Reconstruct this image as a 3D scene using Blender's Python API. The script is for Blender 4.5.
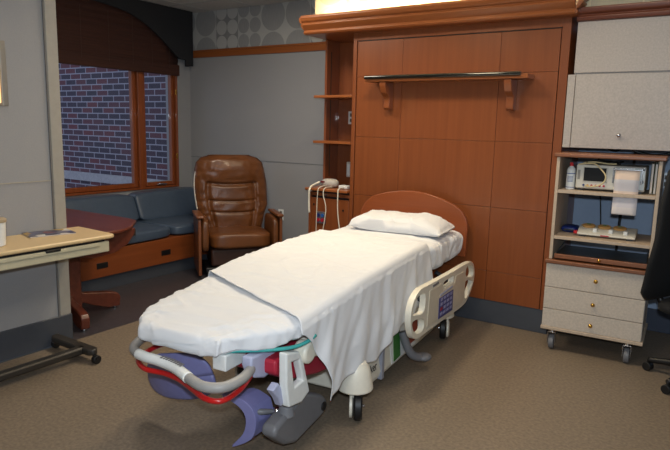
import bpy, bmesh, math, random
from math import pi, sin, cos, radians as R
from mathutils import Vector, Matrix, noise, Euler
random.seed(7)
SC = bpy.context.scene
COL = SC.collection
for o in list(bpy.data.objects): bpy.data.objects.remove(o)

# ------------------------------------------------------------ camera, light, exposure
cd = bpy.data.cameras.new('camera'); cam = bpy.data.objects.new('camera', cd); COL.objects.link(cam)
yaw, pitch, roll = R(-33.24), R(9.35), R(1.35)
fw = Vector((sin(yaw)*cos(pitch), cos(yaw)*cos(pitch), -sin(pitch)))
rt = Vector((cos(yaw), -sin(yaw), 0)); up = rt.cross(fw)
rt2 = rt*cos(roll)+up*sin(roll); up2 = -rt*sin(roll)+up*cos(roll)
cam.matrix_world = Matrix(((rt2.x, up2.x, -fw.x, 0), (rt2.y, up2.y, -fw.y, 0), (rt2.z, up2.z, -fw.z, 1.45), (0, 0, 0, 1)))
cd.sensor_width = 36; cd.lens = 599.4*36/670; cd.clip_start = .05
SC.camera = cam
W = bpy.data.worlds.new('sky'); SC.world = W; W.use_nodes = True
bg = W.node_tree.nodes['Background']; bg.inputs[0].default_value = (.56, .62, .82, 1); bg.inputs[1].default_value = .75

def area(name, loc, size, power, col, rot=(0, 0, 0), sy=None, shape='RECTANGLE', spread=180):
    l = bpy.data.lights.new(name, 'AREA'); l.energy = power; l.color = col; l.shape = shape; l.size = size
    if sy: l.size_y = sy
    l.spread = R(spread)
    o = bpy.data.objects.new(name, l); o.location = loc; o.rotation_euler = rot; COL.objects.link(o); return o
WARM = (1, .74, .46)
# camera flash next to the lens
area('flash_light', (.02, -.02, 1.60), .09, 38, (.78, .90, 1), (R(80.65), 0, -yaw), .06)
# ceiling lamps outside the frame, plus one added fill on the alcove side
area('overhead_light', (-1.95, 3.15, 2.63), .30, 13, (1, .84, .58), sy=.30, spread=150)
area('overhead_light', (-.75, 3.0, 2.63), .50, 9, (1, .86, .68), sy=.50)
area('overhead_light', (-3.2, 3.35, 2.63), .50, 18, (1, .88, .72), sy=.50)  # added fill, not a known fitting: brightens the back wall and recliner
area('overhead_light', (-1.0, .4, 2.63), .9, 16, (1, .88, .74), sy=.9)
# cove lamp in the trough of the crown
area('cove_light', (-2.02, 4.255, 2.315), 1.95, 22, (1, .80, .46), (pi, 0, 0), .05)

vs = SC.view_settings; vs.view_transform = 'Standard'; vs.look = 'None'; vs.exposure = .35; vs.gamma = 1; vs.use_curve_mapping = False

# ------------------------------------------------------------ materials
def lin(c): return tuple((x/255/12.92 if x/255 <= .04045 else ((x/255+.055)/1.055)**2.4) for x in c)
MATS = {}
def mat(name, c, rough=.5, metal=0, noise_amt=0, nscale=30, bump=0, bscale=60, spec=.5, coat=0, emit=None, es=0, sheen=0, trans=0, stretch=(1, 1, 1), c2=None):
    if name in MATS: return MATS[name]
    m = bpy.data.materials.new(name); m.use_nodes = True; nt = m.node_tree; b = nt.nodes['Principled BSDF']
    c = lin(c); b.inputs['Base Color'].default_value = (*c, 1); b.inputs['Roughness'].default_value = rough
    b.inputs['Metallic'].default_value = metal; b.inputs['Specular IOR Level'].default_value = spec
    b.inputs['Coat Weight'].default_value = coat; b.inputs['Sheen Weight'].default_value = sheen
    b.inputs['Transmission Weight'].default_value = trans
    if emit: b.inputs['Emission Color'].default_value = (*lin(emit), 1); b.inputs['Emission Strength'].default_value = es
    tc = nt.nodes.new('ShaderNodeTexCoord'); mp = nt.nodes.new('ShaderNodeMapping'); mp.inputs['Scale'].default_value = stretch
    nt.links.new(tc.outputs['Object'], mp.inputs[0])
    n = nt.nodes.new('ShaderNodeTexNoise'); n.inputs['Scale'].default_value = nscale; n.inputs['Detail'].default_value = 5
    nt.links.new(mp.outputs[0], n.inputs[0])
    r = nt.nodes.new('ShaderNodeValToRGB'); r.color_ramp.elements[0].position = .3; r.color_ramp.elements[1].position = .7
    k = noise_amt if noise_amt else .04
    d = lin_c2 = c2 and lin(c2)
    r.color_ramp.elements[0].color = (*(d or [max(0, x*(1-k)) for x in c]), 1)
    r.color_ramp.elements[1].color = (*(c if d else [min(1, x*(1+k)) for x in c]), 1)
    nt.links.new(n.outputs[0], r.inputs[0]); nt.links.new(r.outputs[0], b.inputs['Base Color'])
    if bump:
        n2 = nt.nodes.new('ShaderNodeTexNoise'); n2.inputs['Scale'].default_value = bscale; n2.inputs['Detail'].default_value = 4
        nt.links.new(mp.outputs[0], n2.inputs[0])
        bp = nt.nodes.new('ShaderNodeBump'); bp.inputs['Strength'].default_value = bump; bp.inputs['Distance'].default_value = .01
        nt.links.new(n2.outputs[0], bp.inputs['Height']); nt.links.new(bp.outputs[0], b.inputs['Normal'])
    MATS[name] = m; return m
def wood(name, c1, c2, rough=.38, ax=2, sc=1.0, coat=.15):
    if name in MATS: return MATS[name]
    m = mat(name, c1, rough=rough, coat=coat); nt = m.node_tree; b = nt.nodes['Principled BSDF']
    mp = [x for x in nt.nodes if x.type == 'MAPPING'][0]; s = [14*sc]*3; s[ax] = .55*sc; mp.inputs['Scale'].default_value = s
    n = [x for x in nt.nodes if x.type == 'TEX_NOISE'][0]; n.inputs['Scale'].default_value = 2.2; n.inputs['Detail'].default_value = 8; n.inputs['Roughness'].default_value = .65
    r = [x for x in nt.nodes if x.type == 'VALTORGB'][0]
    r.color_ramp.elements[0].position = .25; r.color_ramp.elements[0].color = (*lin(c2), 1); r.color_ramp.elements[1].position = .75; r.color_ramp.elements[1].color = (*lin(c1), 1)
    return m
cherry = wood('cherry_veneer', (136, 75, 38), (122, 63, 30), .36)
cherry_x = wood('cherry_moulding', (158, 92, 48), (134, 74, 36), .33, 0)  # lightened: the cove glow on the crown is put into the colour
cherry_y = wood('cherry_bench', (140, 74, 36), (118, 58, 26), .4, 1)
winwood = wood('window_oak', (150, 78, 36), (120, 58, 24), .4, 2)
mahog = wood('mahogany_table', (112, 56, 40), (86, 40, 28), .35, 0)
headw = wood('headboard_wood', (146, 76, 38), (132, 66, 32), .36, 0)
redwood = wood('cart_wood_edge', (146, 92, 60), (100, 58, 36), .4, 0)
lam = mat('grey_beige_laminate', (178, 170, 164), .45, noise_amt=.10, nscale=90)
lamc = mat('cart_laminate_lit', (196, 184, 170), .45, noise_amt=.10, nscale=90)  # paler than the cabinet laminate, so brighter light on the drawers is in the colour
lamd = mat('beige_plywood_edge', (190, 170, 148), .55, noise_amt=.08, nscale=60)
cream = mat('cream_laminate', (214, 186, 140), .35, noise_amt=.03, nscale=40)
creamp = mat('cream_metal', (196, 188, 160), .4)
wallm = mat('grey_wall_panel', (152, 152, 154), .65, noise_amt=.03, nscale=120, bump=.08, bscale=200)
wallbl = mat('blue_grey_wall', (160, 178, 204), .7, noise_amt=.02, nscale=40)
strip = mat('pale_corner_guard', (158, 154, 146), .5)
basem = mat('dark_blue_grey_base', (66, 70, 78), .5)
ceilm = mat('ceiling_tile', (190, 190, 188), .9, noise_amt=.05, nscale=150, bump=.2, bscale=150)
floorm = mat('speckled_floor', (124, 110, 94), .5, noise_amt=.24, nscale=60, bump=.05, bscale=90)
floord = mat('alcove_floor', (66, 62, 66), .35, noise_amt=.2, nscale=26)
charcoal = mat('charcoal_valance', (32, 33, 37), .9, bump=.1, bscale=300)
blindm = mat('brown_woven_blind', (60, 29, 18), .8, noise_amt=.25, nscale=14, stretch=(1, .15, 9), bump=.3, bscale=40)
sheet = mat('white_cotton', (220, 221, 224), .85, noise_amt=.01, bump=.10, bscale=14, sheen=.2)
sheet2 = mat('white_cotton_draw', (220, 221, 224), .85, noise_amt=.01, bump=.08, bscale=18, sheen=.2)
pillowm = mat('white_pillowcase', (220, 221, 224), .85, noise_amt=.01, bump=.10, bscale=12, sheen=.2)
teal = mat('teal_trim', (60, 160, 156), .6)
leather = mat('brown_leather', (108, 64, 33), .36, noise_amt=.22, nscale=6, bump=.35, bscale=9, coat=.1)
leathd = mat('dark_brown_leather', (62, 36, 26), .5, noise_amt=.1, nscale=8)
vinyl = mat('slate_vinyl', (70, 84, 102), .38, noise_amt=.05, nscale=20, bump=.06, bscale=6)
cwood = wood('chair_wood', (136, 80, 44), (108, 60, 32), .4)
black = mat('black_plastic', (20, 20, 22), .45)
blackf = mat('black_fabric', (17, 17, 19), .85)
blackg = mat('black_gloss', (16, 17, 16), .12, coat=.6)
dkmet = mat('dark_bronze_metal', (58, 54, 50), .45, metal=.3)
chrome = mat('chrome', (200, 200, 204), .2, metal=1)
brass = mat('brass', (214, 170, 84), .22, metal=1)
offw = mat('cream_white_plastic', (228, 222, 206), .4)
whitep = mat('white_plastic', (226, 228, 226), .4)
greyp = mat('grey_plastic', (112, 112, 116), .45)
bumpg = mat('grey_rubber_bumper', (150, 148, 146), .5)
redm = mat('red_painted_tube', (186, 26, 26), .28, coat=.3)
redp = mat('crimson_plastic', (168, 34, 56), .5)
purple = mat('periwinkle_plastic', (128, 128, 178), .45)
lav = mat('lavender_metal', (176, 180, 206), .45)
green = mat('green_label', (52, 112, 48), .5)
brickred = mat('red_brown_label', (150, 62, 40), .5)
indigo = mat('indigo_keypad', (70, 70, 130), .4)
screen = mat('dark_screen', (36, 38, 40), .15)
steelg = mat('grey_tray', (86, 84, 80), .4, metal=.3)
monm = mat('ivory_device', (206, 202, 190), .45)
paper = mat('paper', (226, 216, 210), .8)
bluep = mat('blue_plastic', (24, 44, 110), .4)
redk = mat('red_dots', (170, 30, 50), .4)
amber = mat('amber_disc', (198, 150, 88), .6)
tyre = mat('black_tyre', (18, 18, 20), .5)
dkgrey = mat('frame_dark_grey', (50, 52, 58), .5, metal=.3)
stone = mat('pale_stone_band', (176, 174, 178), .9, noise_amt=.1, nscale=20)
glassm = bpy.data.materials.new('window_glass'); glassm.use_nodes = True
nt = glassm.node_tree; nt.nodes.clear(); o_ = nt.nodes.new('ShaderNodeOutputMaterial'); mx = nt.nodes.new('ShaderNodeMixShader'); tr = nt.nodes.new('ShaderNodeBsdfTransparent'); gl = nt.nodes.new('ShaderNodeBsdfGlossy'); fr = nt.nodes.new('ShaderNodeFresnel')
gl.inputs['Roughness'].default_value = .02; fr.inputs[0].default_value = 1.25; tr.inputs[0].default_value = (.9, .93, .95, 1)
nt.links.new(fr.outputs[0], mx.inputs[0]); nt.links.new(tr.outputs[0], mx.inputs[1]); nt.links.new(gl.outputs[0], mx.inputs[2]); nt.links.new(mx.outputs[0], o_.inputs[0])
def math_node(nt, op, a, b=None, c=None):
    n = nt.nodes.new('ShaderNodeMath'); n.operation = op
    for i, v in enumerate((a, b, c)):
        if v is None: continue
        if isinstance(v, (int, float)): n.inputs[i].default_value = v
        else: nt.links.new(v, n.inputs[i])
    return n.outputs[0]
def wallpaper(name, x0, z0, bgc, dark, mid):
    m = bpy.data.materials.new(name); m.use_nodes = True; nt = m.node_tree; b = nt.nodes['Principled BSDF']; b.inputs['Roughness'].default_value = .6
    tc = nt.nodes.new('ShaderNodeTexCoord'); sp = nt.nodes.new('ShaderNodeSeparateXYZ'); nt.links.new(tc.outputs['Object'], sp.inputs[0])
    T = .315; M = lambda *a: math_node(nt, *a)
    x = M('DIVIDE', M('SUBTRACT', sp.outputs[0], x0), T); z = M('DIVIDE', M('SUBTRACT', sp.outputs[2], z0), T)
    fx = M('FRACT', x); fz = M('FRACT', z)
    d = M('SQRT', M('ADD', M('POWER', M('SUBTRACT', fx, .5), 2), M('POWER', M('SUBTRACT', fz, .5), 2)))
    bigc = M('LESS_THAN', d, .485)
    gx = M('FRACT', M('MULTIPLY', x, 2)); gz = M('FRACT', M('MULTIPLY', z, 2))
    d2 = M('SQRT', M('ADD', M('POWER', M('SUBTRACT', gx, .5), 2), M('POWER', M('SUBTRACT', gz, .5), 2)))
    smallc = M('LESS_THAN', d2, .48)
    ix = M('FLOORED_MODULO', M('FLOOR', x), 4)
    is1 = M('LESS_THAN', M('ABSOLUTE', M('SUBTRACT', ix, 1)), .5); is2 = M('LESS_THAN', M('ABSOLUTE', M('SUBTRACT', ix, 2)), .5)
    small = M('ADD', is1, is2)
    circ = M('ADD', M('MULTIPLY', small, smallc), M('MULTIPLY', M('SUBTRACT', 1, small), bigc))
    n = nt.nodes.new('ShaderNodeTexNoise'); n.inputs['Scale'].default_value = 3; mp = nt.nodes.new('ShaderNodeMapping'); mp.inputs['Scale'].default_value = (60, 60, 4)
    nt.links.new(tc.outputs['Object'], mp.inputs[0]); nt.links.new(mp.outputs[0], n.inputs[0])
    def mix(f, a, bb):
        q = nt.nodes.new('ShaderNodeMix'); q.data_type = 'RGBA'
        if isinstance(f, (int, float)): q.inputs[0].default_value = f
        else: nt.links.new(f, q.inputs[0])
        for i, v in ((6, a), (7, bb)):
            if isinstance(v, tuple): q.inputs[i].default_value = (*lin(v), 1)
            else: nt.links.new(v, q.inputs[i])
        return q.outputs[2]
    cdk = mix(n.outputs[0], dark, mid)
    c1 = mix(is1, cdk, bgc)            # tile 1 : pale discs on darker ground
    g1 = mix(is1, bgc, dark)
    nt.links.new(mix(circ, g1, c1), b.inputs['Base Color']); return m
wp = wallpaper('disc_wallpaper', -5.12, 2.385-.315*3, (178, 178, 176), (136, 137, 137), (160, 160, 160))
wp2 = wallpaper('disc_wallpaper_soffit', -3.09, 2.44-.315*2, (196, 188, 160), (160, 156, 140), (180, 174, 150))
brickm = bpy.data.materials.new('brick'); brickm.use_nodes = True; nt = brickm.node_tree; b = nt.nodes['Principled BSDF']; b.inputs['Roughness'].default_value = .9
tc = nt.nodes.new('ShaderNodeTexCoord'); sp = nt.nodes.new('ShaderNodeSeparateXYZ'); cb = nt.nodes.new('ShaderNodeCombineXYZ')
nt.links.new(tc.outputs['Object'], sp.inputs[0]); nt.links.new(sp.outputs[0], cb.inputs[0]); nt.links.new(sp.outputs[2], cb.inputs[1])
bt = nt.nodes.new('ShaderNodeTexBrick'); nt.links.new(cb.outputs[0], bt.inputs[0])
bt.inputs['Scale'].default_value = 1; bt.inputs['Brick Width'].default_value = .235; bt.inputs['Row Height'].default_value = .0775; bt.inputs['Mortar Size'].default_value = .0075; bt.inputs['Mortar Smooth'].default_value = .1; bt.inputs['Bias'].default_value = -.35
bt.inputs['Color1'].default_value = (*lin((78, 72, 84)), 1); bt.inputs['Color2'].default_value = (*lin((134, 74, 76)), 1); bt.inputs['Mortar'].default_value = (*lin((168, 166, 178)), 1)
nt.links.new(bt.outputs[0], b.inputs['Base Color'])

# ------------------------------------------------------------ mesh helpers
class MB:
    def __init__(s): s.bm = bmesh.new()
    def _x(s, vs, M):
        if M is not None: bmesh.ops.transform(s.bm, matrix=M, verts=vs)
    def box(s, x0, x1, y0, y1, z0, z1, M=None, taper=None):
        v = [s.bm.verts.new((x, y, z)) for z in (z0, z1) for x, y in ((x0, y0), (x1, y0), (x1, y1), (x0, y1))]
        for f in ((3, 2, 1, 0), (4, 5, 6, 7), (0, 1, 5, 4), (1, 2, 6, 5), (2, 3, 7, 6), (3, 0, 4, 7)): s.bm.faces.new([v[i] for i in f])
        s._x(v, M); return s
    def lathe(s, prof, M=None, n=24, cap=True):
        rings = []
        for r, z in prof: rings.append([s.bm.verts.new((r*cos(2*pi*k/n), r*sin(2*pi*k/n), z)) for k in range(n)])
        for a, b_ in zip(rings, rings[1:]):
            for k in range(n): s.bm.faces.new((a[k], a[(k+1) % n], b_[(k+1) % n], b_[k]))
        if cap:
            s.bm.faces.new(rings[0][::-1]); s.bm.faces.new(rings[-1])
        s._x([v for r in rings for v in r], M); return s
    def cyl(s, c, r, h, axis='z', n=24, r2=None):
        M = Matrix.Translation(c) @ {'z': Matrix(), 'x': Matrix.Rotation(pi/2, 4, 'Y'), 'y': Matrix.Rotation(-pi/2, 4, 'X')}[axis]
        return s.lathe([(r, -h/2), (r if r2 is None else r2, h/2)], M, n)
    def ball(s, c, r, n=16, sc=(1, 1, 1)):
        M = Matrix.Translation(c) @ Matrix.Diagonal((*sc, 1)); k = n//2
        return s.lathe([(r*sin(pi*(i+.15)/(k+.3)), -r*cos(pi*(i+.15)/(k+.3))) for i in range(k+1)], M, n)
    def tube(s, pts, r, n=12, rs=None, smooth=True):
        pts = [Vector(p) for p in pts]
        if smooth and len(pts) > 2:
            q = []
            for i in range(len(pts)-1):
                p0 = pts[max(i-1, 0)]; p1 = pts[i]; p2 = pts[i+1]; p3 = pts[min(i+2, len(pts)-1)]
                for t in (0, .17, .33, .5, .67, .83): q.append(.5*((2*p1)+(-p0+p2)*t+(2*p0-5*p1+4*p2-p3)*t*t+(-p0+3*p1-3*p2+p3)*t**3))
            q.append(pts[-1]); pts = q
        rings = []; prev = None
        for i, p in enumerate(pts):
            d = (pts[min(i+1, len(pts)-1)]-pts[max(i-1, 0)]).normalized()
            if prev is None: a = d.orthogonal().normalized()
            else: a = (prev-d*prev.dot(d)).normalized()
            prev = a; b_ = d.cross(a); rr = r if rs is None else rs[0]+(rs[1]-rs[0])*i/(len(pts)-1)
            rings.append([s.bm.verts.new(p+a*rr*cos(2*pi*k/n)+b_*rr*sin(2*pi*k/n)) for k in range(n)])
        for a, b_ in zip(rings, rings[1:]):
            for k in range(n): s.bm.faces.new((a[k], a[(k+1) % n], b_[(k+1) % n], b_[k]))
        s.bm.faces.new(rings[0][::-1]); s.bm.faces.new(rings[-1]); return s
    def prism(s, pts, d0, d1, plane='xz', holes=(), M=None):
        # polygon in a plane extruded along the third axis from d0 to d1
        def P(a, b_, d): return {'xz': (a, d, b_), 'yz': (d, a, b_), 'xy': (a, b_, d)}[plane]
        allv = []; loops = [list(pts)]+[list(h) for h in holes]; fl = []
        for d in (d0, d1):
            es = []; L = []
            for lp in loops:
                v = [s.bm.verts.new(P(a, b_, d)) for a, b_ in lp]; L.append(v); allv += v
                es += [s.bm.edges.new((v[i], v[(i+1) % len(v)])) for i in range(len(v))]
            if holes: bmesh.ops.triangle_fill(s.bm, edges=es, use_beauty=True, use_dissolve=False)
            else: s.bm.faces.new(L[0])
            fl.append(L)
        for A, B in zip(*fl):
            for i in range(len(A)): s.bm.faces.new((A[i], A[(i+1) % len(A)], B[(i+1) % len(A)], B[i]))
        s._x(allv, M); return s
    def grid(s, f, nu, nv, closed=False):
        V = [[s.bm.verts.new(f(i/nu, j/nv)) for j in range(nv+(0 if closed else 1))] for i in range(nu+1)]
        m = nv if closed else nv
        for i in range(nu):
            for j in range(m):
                j2 = (j+1) % len(V[0]) if closed else j+1
                s.bm.faces.new((V[i][j], V[i+1][j], V[i+1][j2], V[i][j2]))
        if closed:
            s.bm.faces.new(V[0][::-1]); s.bm.faces.new(V[-1])
        return s
    def build(s, name, m, parent=None, bevel=0, smooth=False, solid=0, seg=2, sub=0):
        bmesh.ops.recalc_face_normals(s.bm, faces=s.bm.faces)
        me = bpy.data.meshes.new(name); s.bm.to_mesh(me); s.bm.free()
        o = bpy.data.objects.new(name, me); COL.objects.link(o)
        if isinstance(m, str): m = MATS[m]
        me.materials.append(m)
        if parent: o.parent = parent
        if solid: q = o.modifiers.new('solid', 'SOLIDIFY'); q.thickness = solid; q.offset = 0
        if bevel:
            q = o.modifiers.new('bevel', 'BEVEL'); q.width = bevel; q.segments = seg; q.limit_method = 'ANGLE'; q.angle_limit = R(35)
        if sub: q = o.modifiers.new('sub', 'SUBSURF'); q.levels = sub; q.render_levels = sub
        if smooth or bevel:
            for p in me.polygons: p.use_smooth = True
            if not smooth or smooth == 'auto':
                me.shade_smooth() if hasattr(me, 'shade_smooth') else None
                q = o.modifiers.new('wn', 'WEIGHTED_NORMAL'); q.keep_sharp = True
        if smooth == 'auto' or (bevel and not smooth):
            try: me.set_sharp_from_angle(angle=R(40))
            except Exception: pass
        return o
def BX(name, m, x0, x1, y0, y1, z0, z1, parent=None, bevel=0): return MB().box(x0, x1, y0, y1, z0, z1).build(name, m, parent, bevel)
def tag(o, label, cat, group=None):
    o['label'] = label; o['category'] = cat
    if group: o['group'] = group
    return o
def struct(o): o['kind'] = 'structure'; return o
def thing(name, label, cat, loc=(0, 0, 0), rz=0, group=None):
    o = bpy.data.objects.new(name, None); COL.objects.link(o); o.location = loc; o.rotation_euler = (0, 0, rz); o.empty_display_size = .1
    return tag(o, label, cat, group)
def lab(o, l): o['label'] = l; return o
def text(name, body, m, size, parent, loc, rot, depth=.0006):
    c = bpy.data.curves.new(name, 'FONT'); c.body = body; c.size = size; c.extrude = depth; c.align_x = 'CENTER'; c.align_y = 'CENTER'
    o = bpy.data.objects.new(name, c); dg = bpy.context.evaluated_depsgraph_get(); COL.objects.link(o)
    dg.update(); me = bpy.data.meshes.new_from_object(o.evaluated_get(bpy.context.evaluated_depsgraph_get()))
    bpy.data.objects.remove(o); o = bpy.data.objects.new(name, me); COL.objects.link(o); me.materials.clear(); me.materials.append(m)
    o.parent = parent; o.location = loc; o.rotation_euler = rot; return o
def interp(tab, x):
    if x <= tab[0][0]: return tab[0][1]
    for (a, b_), (c, d) in zip(tab, tab[1:]):
        if x <= c:
            t = (x-a)/(c-a); t = t*t*(3-2*t)*.5+t*.5; return b_+(d-b_)*t
    return tab[-1][1]

# ------------------------------------------------------------ room
CE = 2.65; XL = -3.557; XW = -5.22; YB = 4.9; YF = 4.309
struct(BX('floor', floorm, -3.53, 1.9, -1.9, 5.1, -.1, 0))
struct(BX('floor', floord, -5.4, -3.53, 2.24, 5.1, -.1, 0))
struct(BX('ceiling', ceilm, -5.4, 1.9, -1.9, 5.1, CE, CE+.1))
cg = MB()
for x in [i*.61-4.9 for i in range(12)]: cg.box(x-.012, x+.012, -1.9, 4.9, CE-.004, CE+.01)
for y in [i*.61-1.6 for i in range(11)]: cg.box(-5.2, 1.9, y-.012, y+.012, CE-.0045, CE+.01)
struct(cg.build('trim_ceiling', mat('ceiling_grid', (170, 172, 172), .6)))
struct(BX('wall_left', wallm, -5.4, XL, -1.9, 2.24, 0, CE))
struct(BX('wall_back', wallm, -5.4, -2.6, YB, 5.1, 0, 2.2))
struct(BX('wall_back', wallbl, -2.6, 1.9, YB, 5.1, 0, 2.2))
struct(BX('wall_back', wp, -5.4, -3.0, YB, 5.1, 2.2, CE))
struct(BX('wall_right', wallm, 1.8, 1.9, -1.9, 5.1, 0, CE))
struct(BX('wall_front', wallm, XL, 1.8, -1.9, -1.8, 0, CE))
# soffit over the built-ins
struct(BX('wall_soffit', wp2, -3.09, 1.8, YF+.02, YB, 2.237, CE))
# window wall with its opening
wy0, wy1, wz0, wz1 = 2.42, 4.70, .735, 2.5
struct(MB().box(XW-.18, XW, 2.24, wy0, 0, CE).box(XW-.18, XW, wy1, YB, 0, CE).box(XW-.18, XW, wy0, wy1, 0, wz0).box(XW-.18, XW, wy0, wy1, wz1, CE).build('wall_window', wallm))
wf = MB()
def fr_(y0, y1, z0, z1, w, d0, d1, m_=None):
    (m_ or wf).box(XW-d1, XW-d0, y0, y0+w, z0, z1).box(XW-d1, XW-d0, y1-w, y1, z0, z1).box(XW-d1, XW-d0, y0+w, y1-w, z0, z0+w).box(XW-d1, XW-d0, y0+w, y1-w, z1-w, z1)
win = wf
fr_(wy0, wy1, wz0, wz1, .022, -.015, .12)
wf.box(XW-.12, XW+.012, 4.165, 4.235, wz0+.02, wz1)
W1 = struct(wf.build('window_1', winwood, bevel=.004))
s1 = MB(); fr_(wy0+.024, 4.163, wz0+.024, wz1-.03, .048, .02, .07, s1); s1.build('sash', winwood, W1, bevel=.006)
s2 = MB(); fr_(4.237, wy1-.024, wz0+.024, wz1-.03, .044, .02, .07, s2); s2.build('sash', winwood, W1, bevel=.006)
for a, b_ in ((wy0+.06, 4.13), (4.27, wy1-.055)):
    BX('pane', glassm, XW-.048, XW-.042, a, b_, wz0+.06, wz1-.06, W1)
    t_ = MB(); fr_(a, b_, wz0+.062, wz1-.06, .010, .03, .055, t_); t_.build('glazing_strip', mat('grey_gasket', (150, 150, 150), .5), W1)
MB().box(XW-.015, XW+.022, 4.40, 4.52, wz0+.035, wz0+.05).box(XW-.0, XW+.03, 4.42, 4.47, wz0+.045, wz0+.055).build('latch', chrome, W1, .003)
for z in (1.05, 1.75): MB().box(XW-.0, XW+.018, 4.672, 4.684, z, z+.06).build('hinge', brass, W1, .002)
# wall trims
def prof_x(name, m, x0, x1, pts, parent=None):   # profile (y,z) extruded along x
    return MB().prism(pts, x0, x1, 'yz').build(name, m, parent, .003)
struct(MB().box(-5.2, -3.05, YB-.018, YB, 2.165, 2.245).box(-5.2, -3.05, YB-.026, YB, 2.225, 2.245).build('trim_1', cherry_x, None, .004))
seam = mat('wall_seam', (120, 122, 124), .6)
struct(BX('trim_2', seam, XW, -3.05, YB-.004, YB, 1.066, 1.073))
struct(BX('trim_3', mat('seam_light', (168, 160, 146), .5), XL, XL+.004, -1.8, 2.17, 1.069, 1.075))
struct(MB().box(XL, XL+.008, 2.172, 2.243, .185, CE-.01).box(XL-.3, XL+.008, 2.24, 2.247, .185, CE-.01).build('trim_4', strip, None, .003))
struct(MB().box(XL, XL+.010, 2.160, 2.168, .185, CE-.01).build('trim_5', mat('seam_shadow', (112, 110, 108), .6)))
struct(MB().box(XL-.3, XL+.012, -1.8, 2.252, 0, .185).build('baseboard_left', basem, None, .004))
struct(BX('baseboard_back', basem, XW, -3.0, YB-.014, YB, 0, .17, None, .004))
struct(BX('baseboard_right', mat('navy_base', (58, 66, 84), .5), -.95, 1.8, YB-.014, YB, 0, .17, None, .004))
struct(BX('baseboard_window', basem, XW, XW+.012, 2.25, YB-.02, 0, .17, None, .004))
# brick wing outside the window
bb = thing('brick_building', 'dark purple and red brick building wing seen through the alcove window', 'building', (-9, 5.2, 0))
BX('brick_wall', brickm, -6, 3.4, 0, .4, -1.5, 5.5, bb)
BX('stone_band', stone, -6, 3.4, -.03, .02, .60, .72, bb)
struct(BX('ground', mat('outside_ground', (70, 74, 66), .9, noise_amt=.3, nscale=4), -15.5, -5.5, -3, 8, -1.7, -1.5))

# ------------------------------------------------------------ valance and blind
va = MB(); pts = [(2.25, CE-.002), (4.84, CE-.002), (4.84, 2.07), (4.735, 2.07), (4.735, 2.127)]
cv = [(4.64, 2.132), (4.55, 2.20), (4.445, 2.281), (4.35, 2.345), (4.254, 2.405), (4.14, 2.458), (4.013, 2.503), (3.90, 2.525), (3.786, 2.539), (3.66, 2.551), (3.545, 2.555)]
pts += cv+[(7.09-y, z) for y, z in cv[::-1][1:]]+[(2.355, 2.127), (2.355, 2.07), (2.25, 2.07)]
va.prism(pts, -5.12, -5.10, 'yz').box(-5.215, -5.12, 4.82, 4.84, 2.07, CE-.002)
tag(va.build('valance', charcoal, None, .002), 'charcoal arched valance board across the top of the window alcove', 'valance')
bl = thing('roman_blind', 'dark brown woven roman blind half lowered over the window', 'blind', (-5.19, 0, 0))
def blf(u, v):
    z = 2.60-u*(2.60-1.965); return (0.012*(1 if u > .93 else 0)+.004*sin(u*60), 2.30+v*2.395, z)
MB().grid(blf, 90, 12).build('blind_fabric', blindm, bl, smooth=True, solid=.006)
MB().box(-.006, .03, 2.30, 4.695, 1.955, 2.07).build('bottom_fold', blindm, bl, .006)
for y in (2.75, 3.15, 3.5, 3.8, 4.08, 4.32, 4.55): MB().tube([(.034, y, 2.5), (.034, y, 2.03)], .0018, 6, smooth=False).build('cord', mat('blind_cord', (70, 50, 42), .8), bl)

# ------------------------------------------------------------ wardrobe wall bed unit
wd = thing('wardrobe', 'tall cherry wood wall bed cabinet behind the hospital bed', 'wall bed cabinet', (0, YF, 0))
WX0, WX1 = -2.685, -.985
DX0, DX1, DZ0, DZ1 = -2.645, -1.048, .178, 2.135
MB().box(WX0, DX0-.006, 0, .57, .178, 2.235).box(DX1+.006, WX1, 0, .57, .178, 2.235).box(DX0-.006, DX1+.006, 0, .57, DZ1+.006, 2.235).box(DX0-.006, DX1+.006, .03, .57, .178, DZ1+.006).build('carcass', cherry, wd, .002)
BX('plinth', basem, WX0, WX1, .012, .57, .001, .177, wd, .003)
xs = [DX0, -2.232, -1.455, DX1]; zs = [DZ0, .404, .886, 1.369, 1.852, DZ1]
for i in range(3):
    for j in range(5):
        BX('door_panel', cherry, xs[i]+.0012, xs[i+1]-.0012, .006, .030, zs[j]+.0012, zs[j+1]-.0012, wd, .0012)
MB().box(DX0, DX1, .004, .03, DZ1+.001, DZ1+.0055).build('shadow_gap', black, wd)
# crown with the cove trough
cr = MB()
crp = [(-.10, 2.20), (-.115, 2.215), (-.105, 2.235), (-.12, 2.245), (-.145, 2.275), (-.135, 2.29), (-.155, 2.30), (-.165, 2.325), (-.160, 2.345), (-.13, 2.345), (-.09, 2.225), (0, 2.225), (.018, 2.20)]
cxl, cxr = -3.11, -.945
# front run
cr.prism(crp, cxl, cxr, 'yz')
# left return, same profile turned
crp2 = [(cxl+p[0]+.10 if p[0] < 0 else cxl+p[0]+.10, p[1]) for p in crp if p[0] <= -.09]
cr.prism(crp2, -.10, .58, 'xz')
crr = [(cxr-p[0]-.10, p[1]) for p in crp if p[0] <= -.09]
cr.prism(crr, -.10, .018, 'xz')
# soffit board over the shelf niche
cr.box(cxl+.02, WX0, .0, .58, 2.2, 2.222)
cr.build('crown_moulding', cherry_x, wd, .004)
lt = MB().cyl((-2.02, -.045, 2.245), .013, 1.9, 'x', 12).build('cove_tube', mat('lit_tube', (255, 220, 160), .4, emit=(255, 214, 150), es=6), wd, smooth=True)
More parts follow.
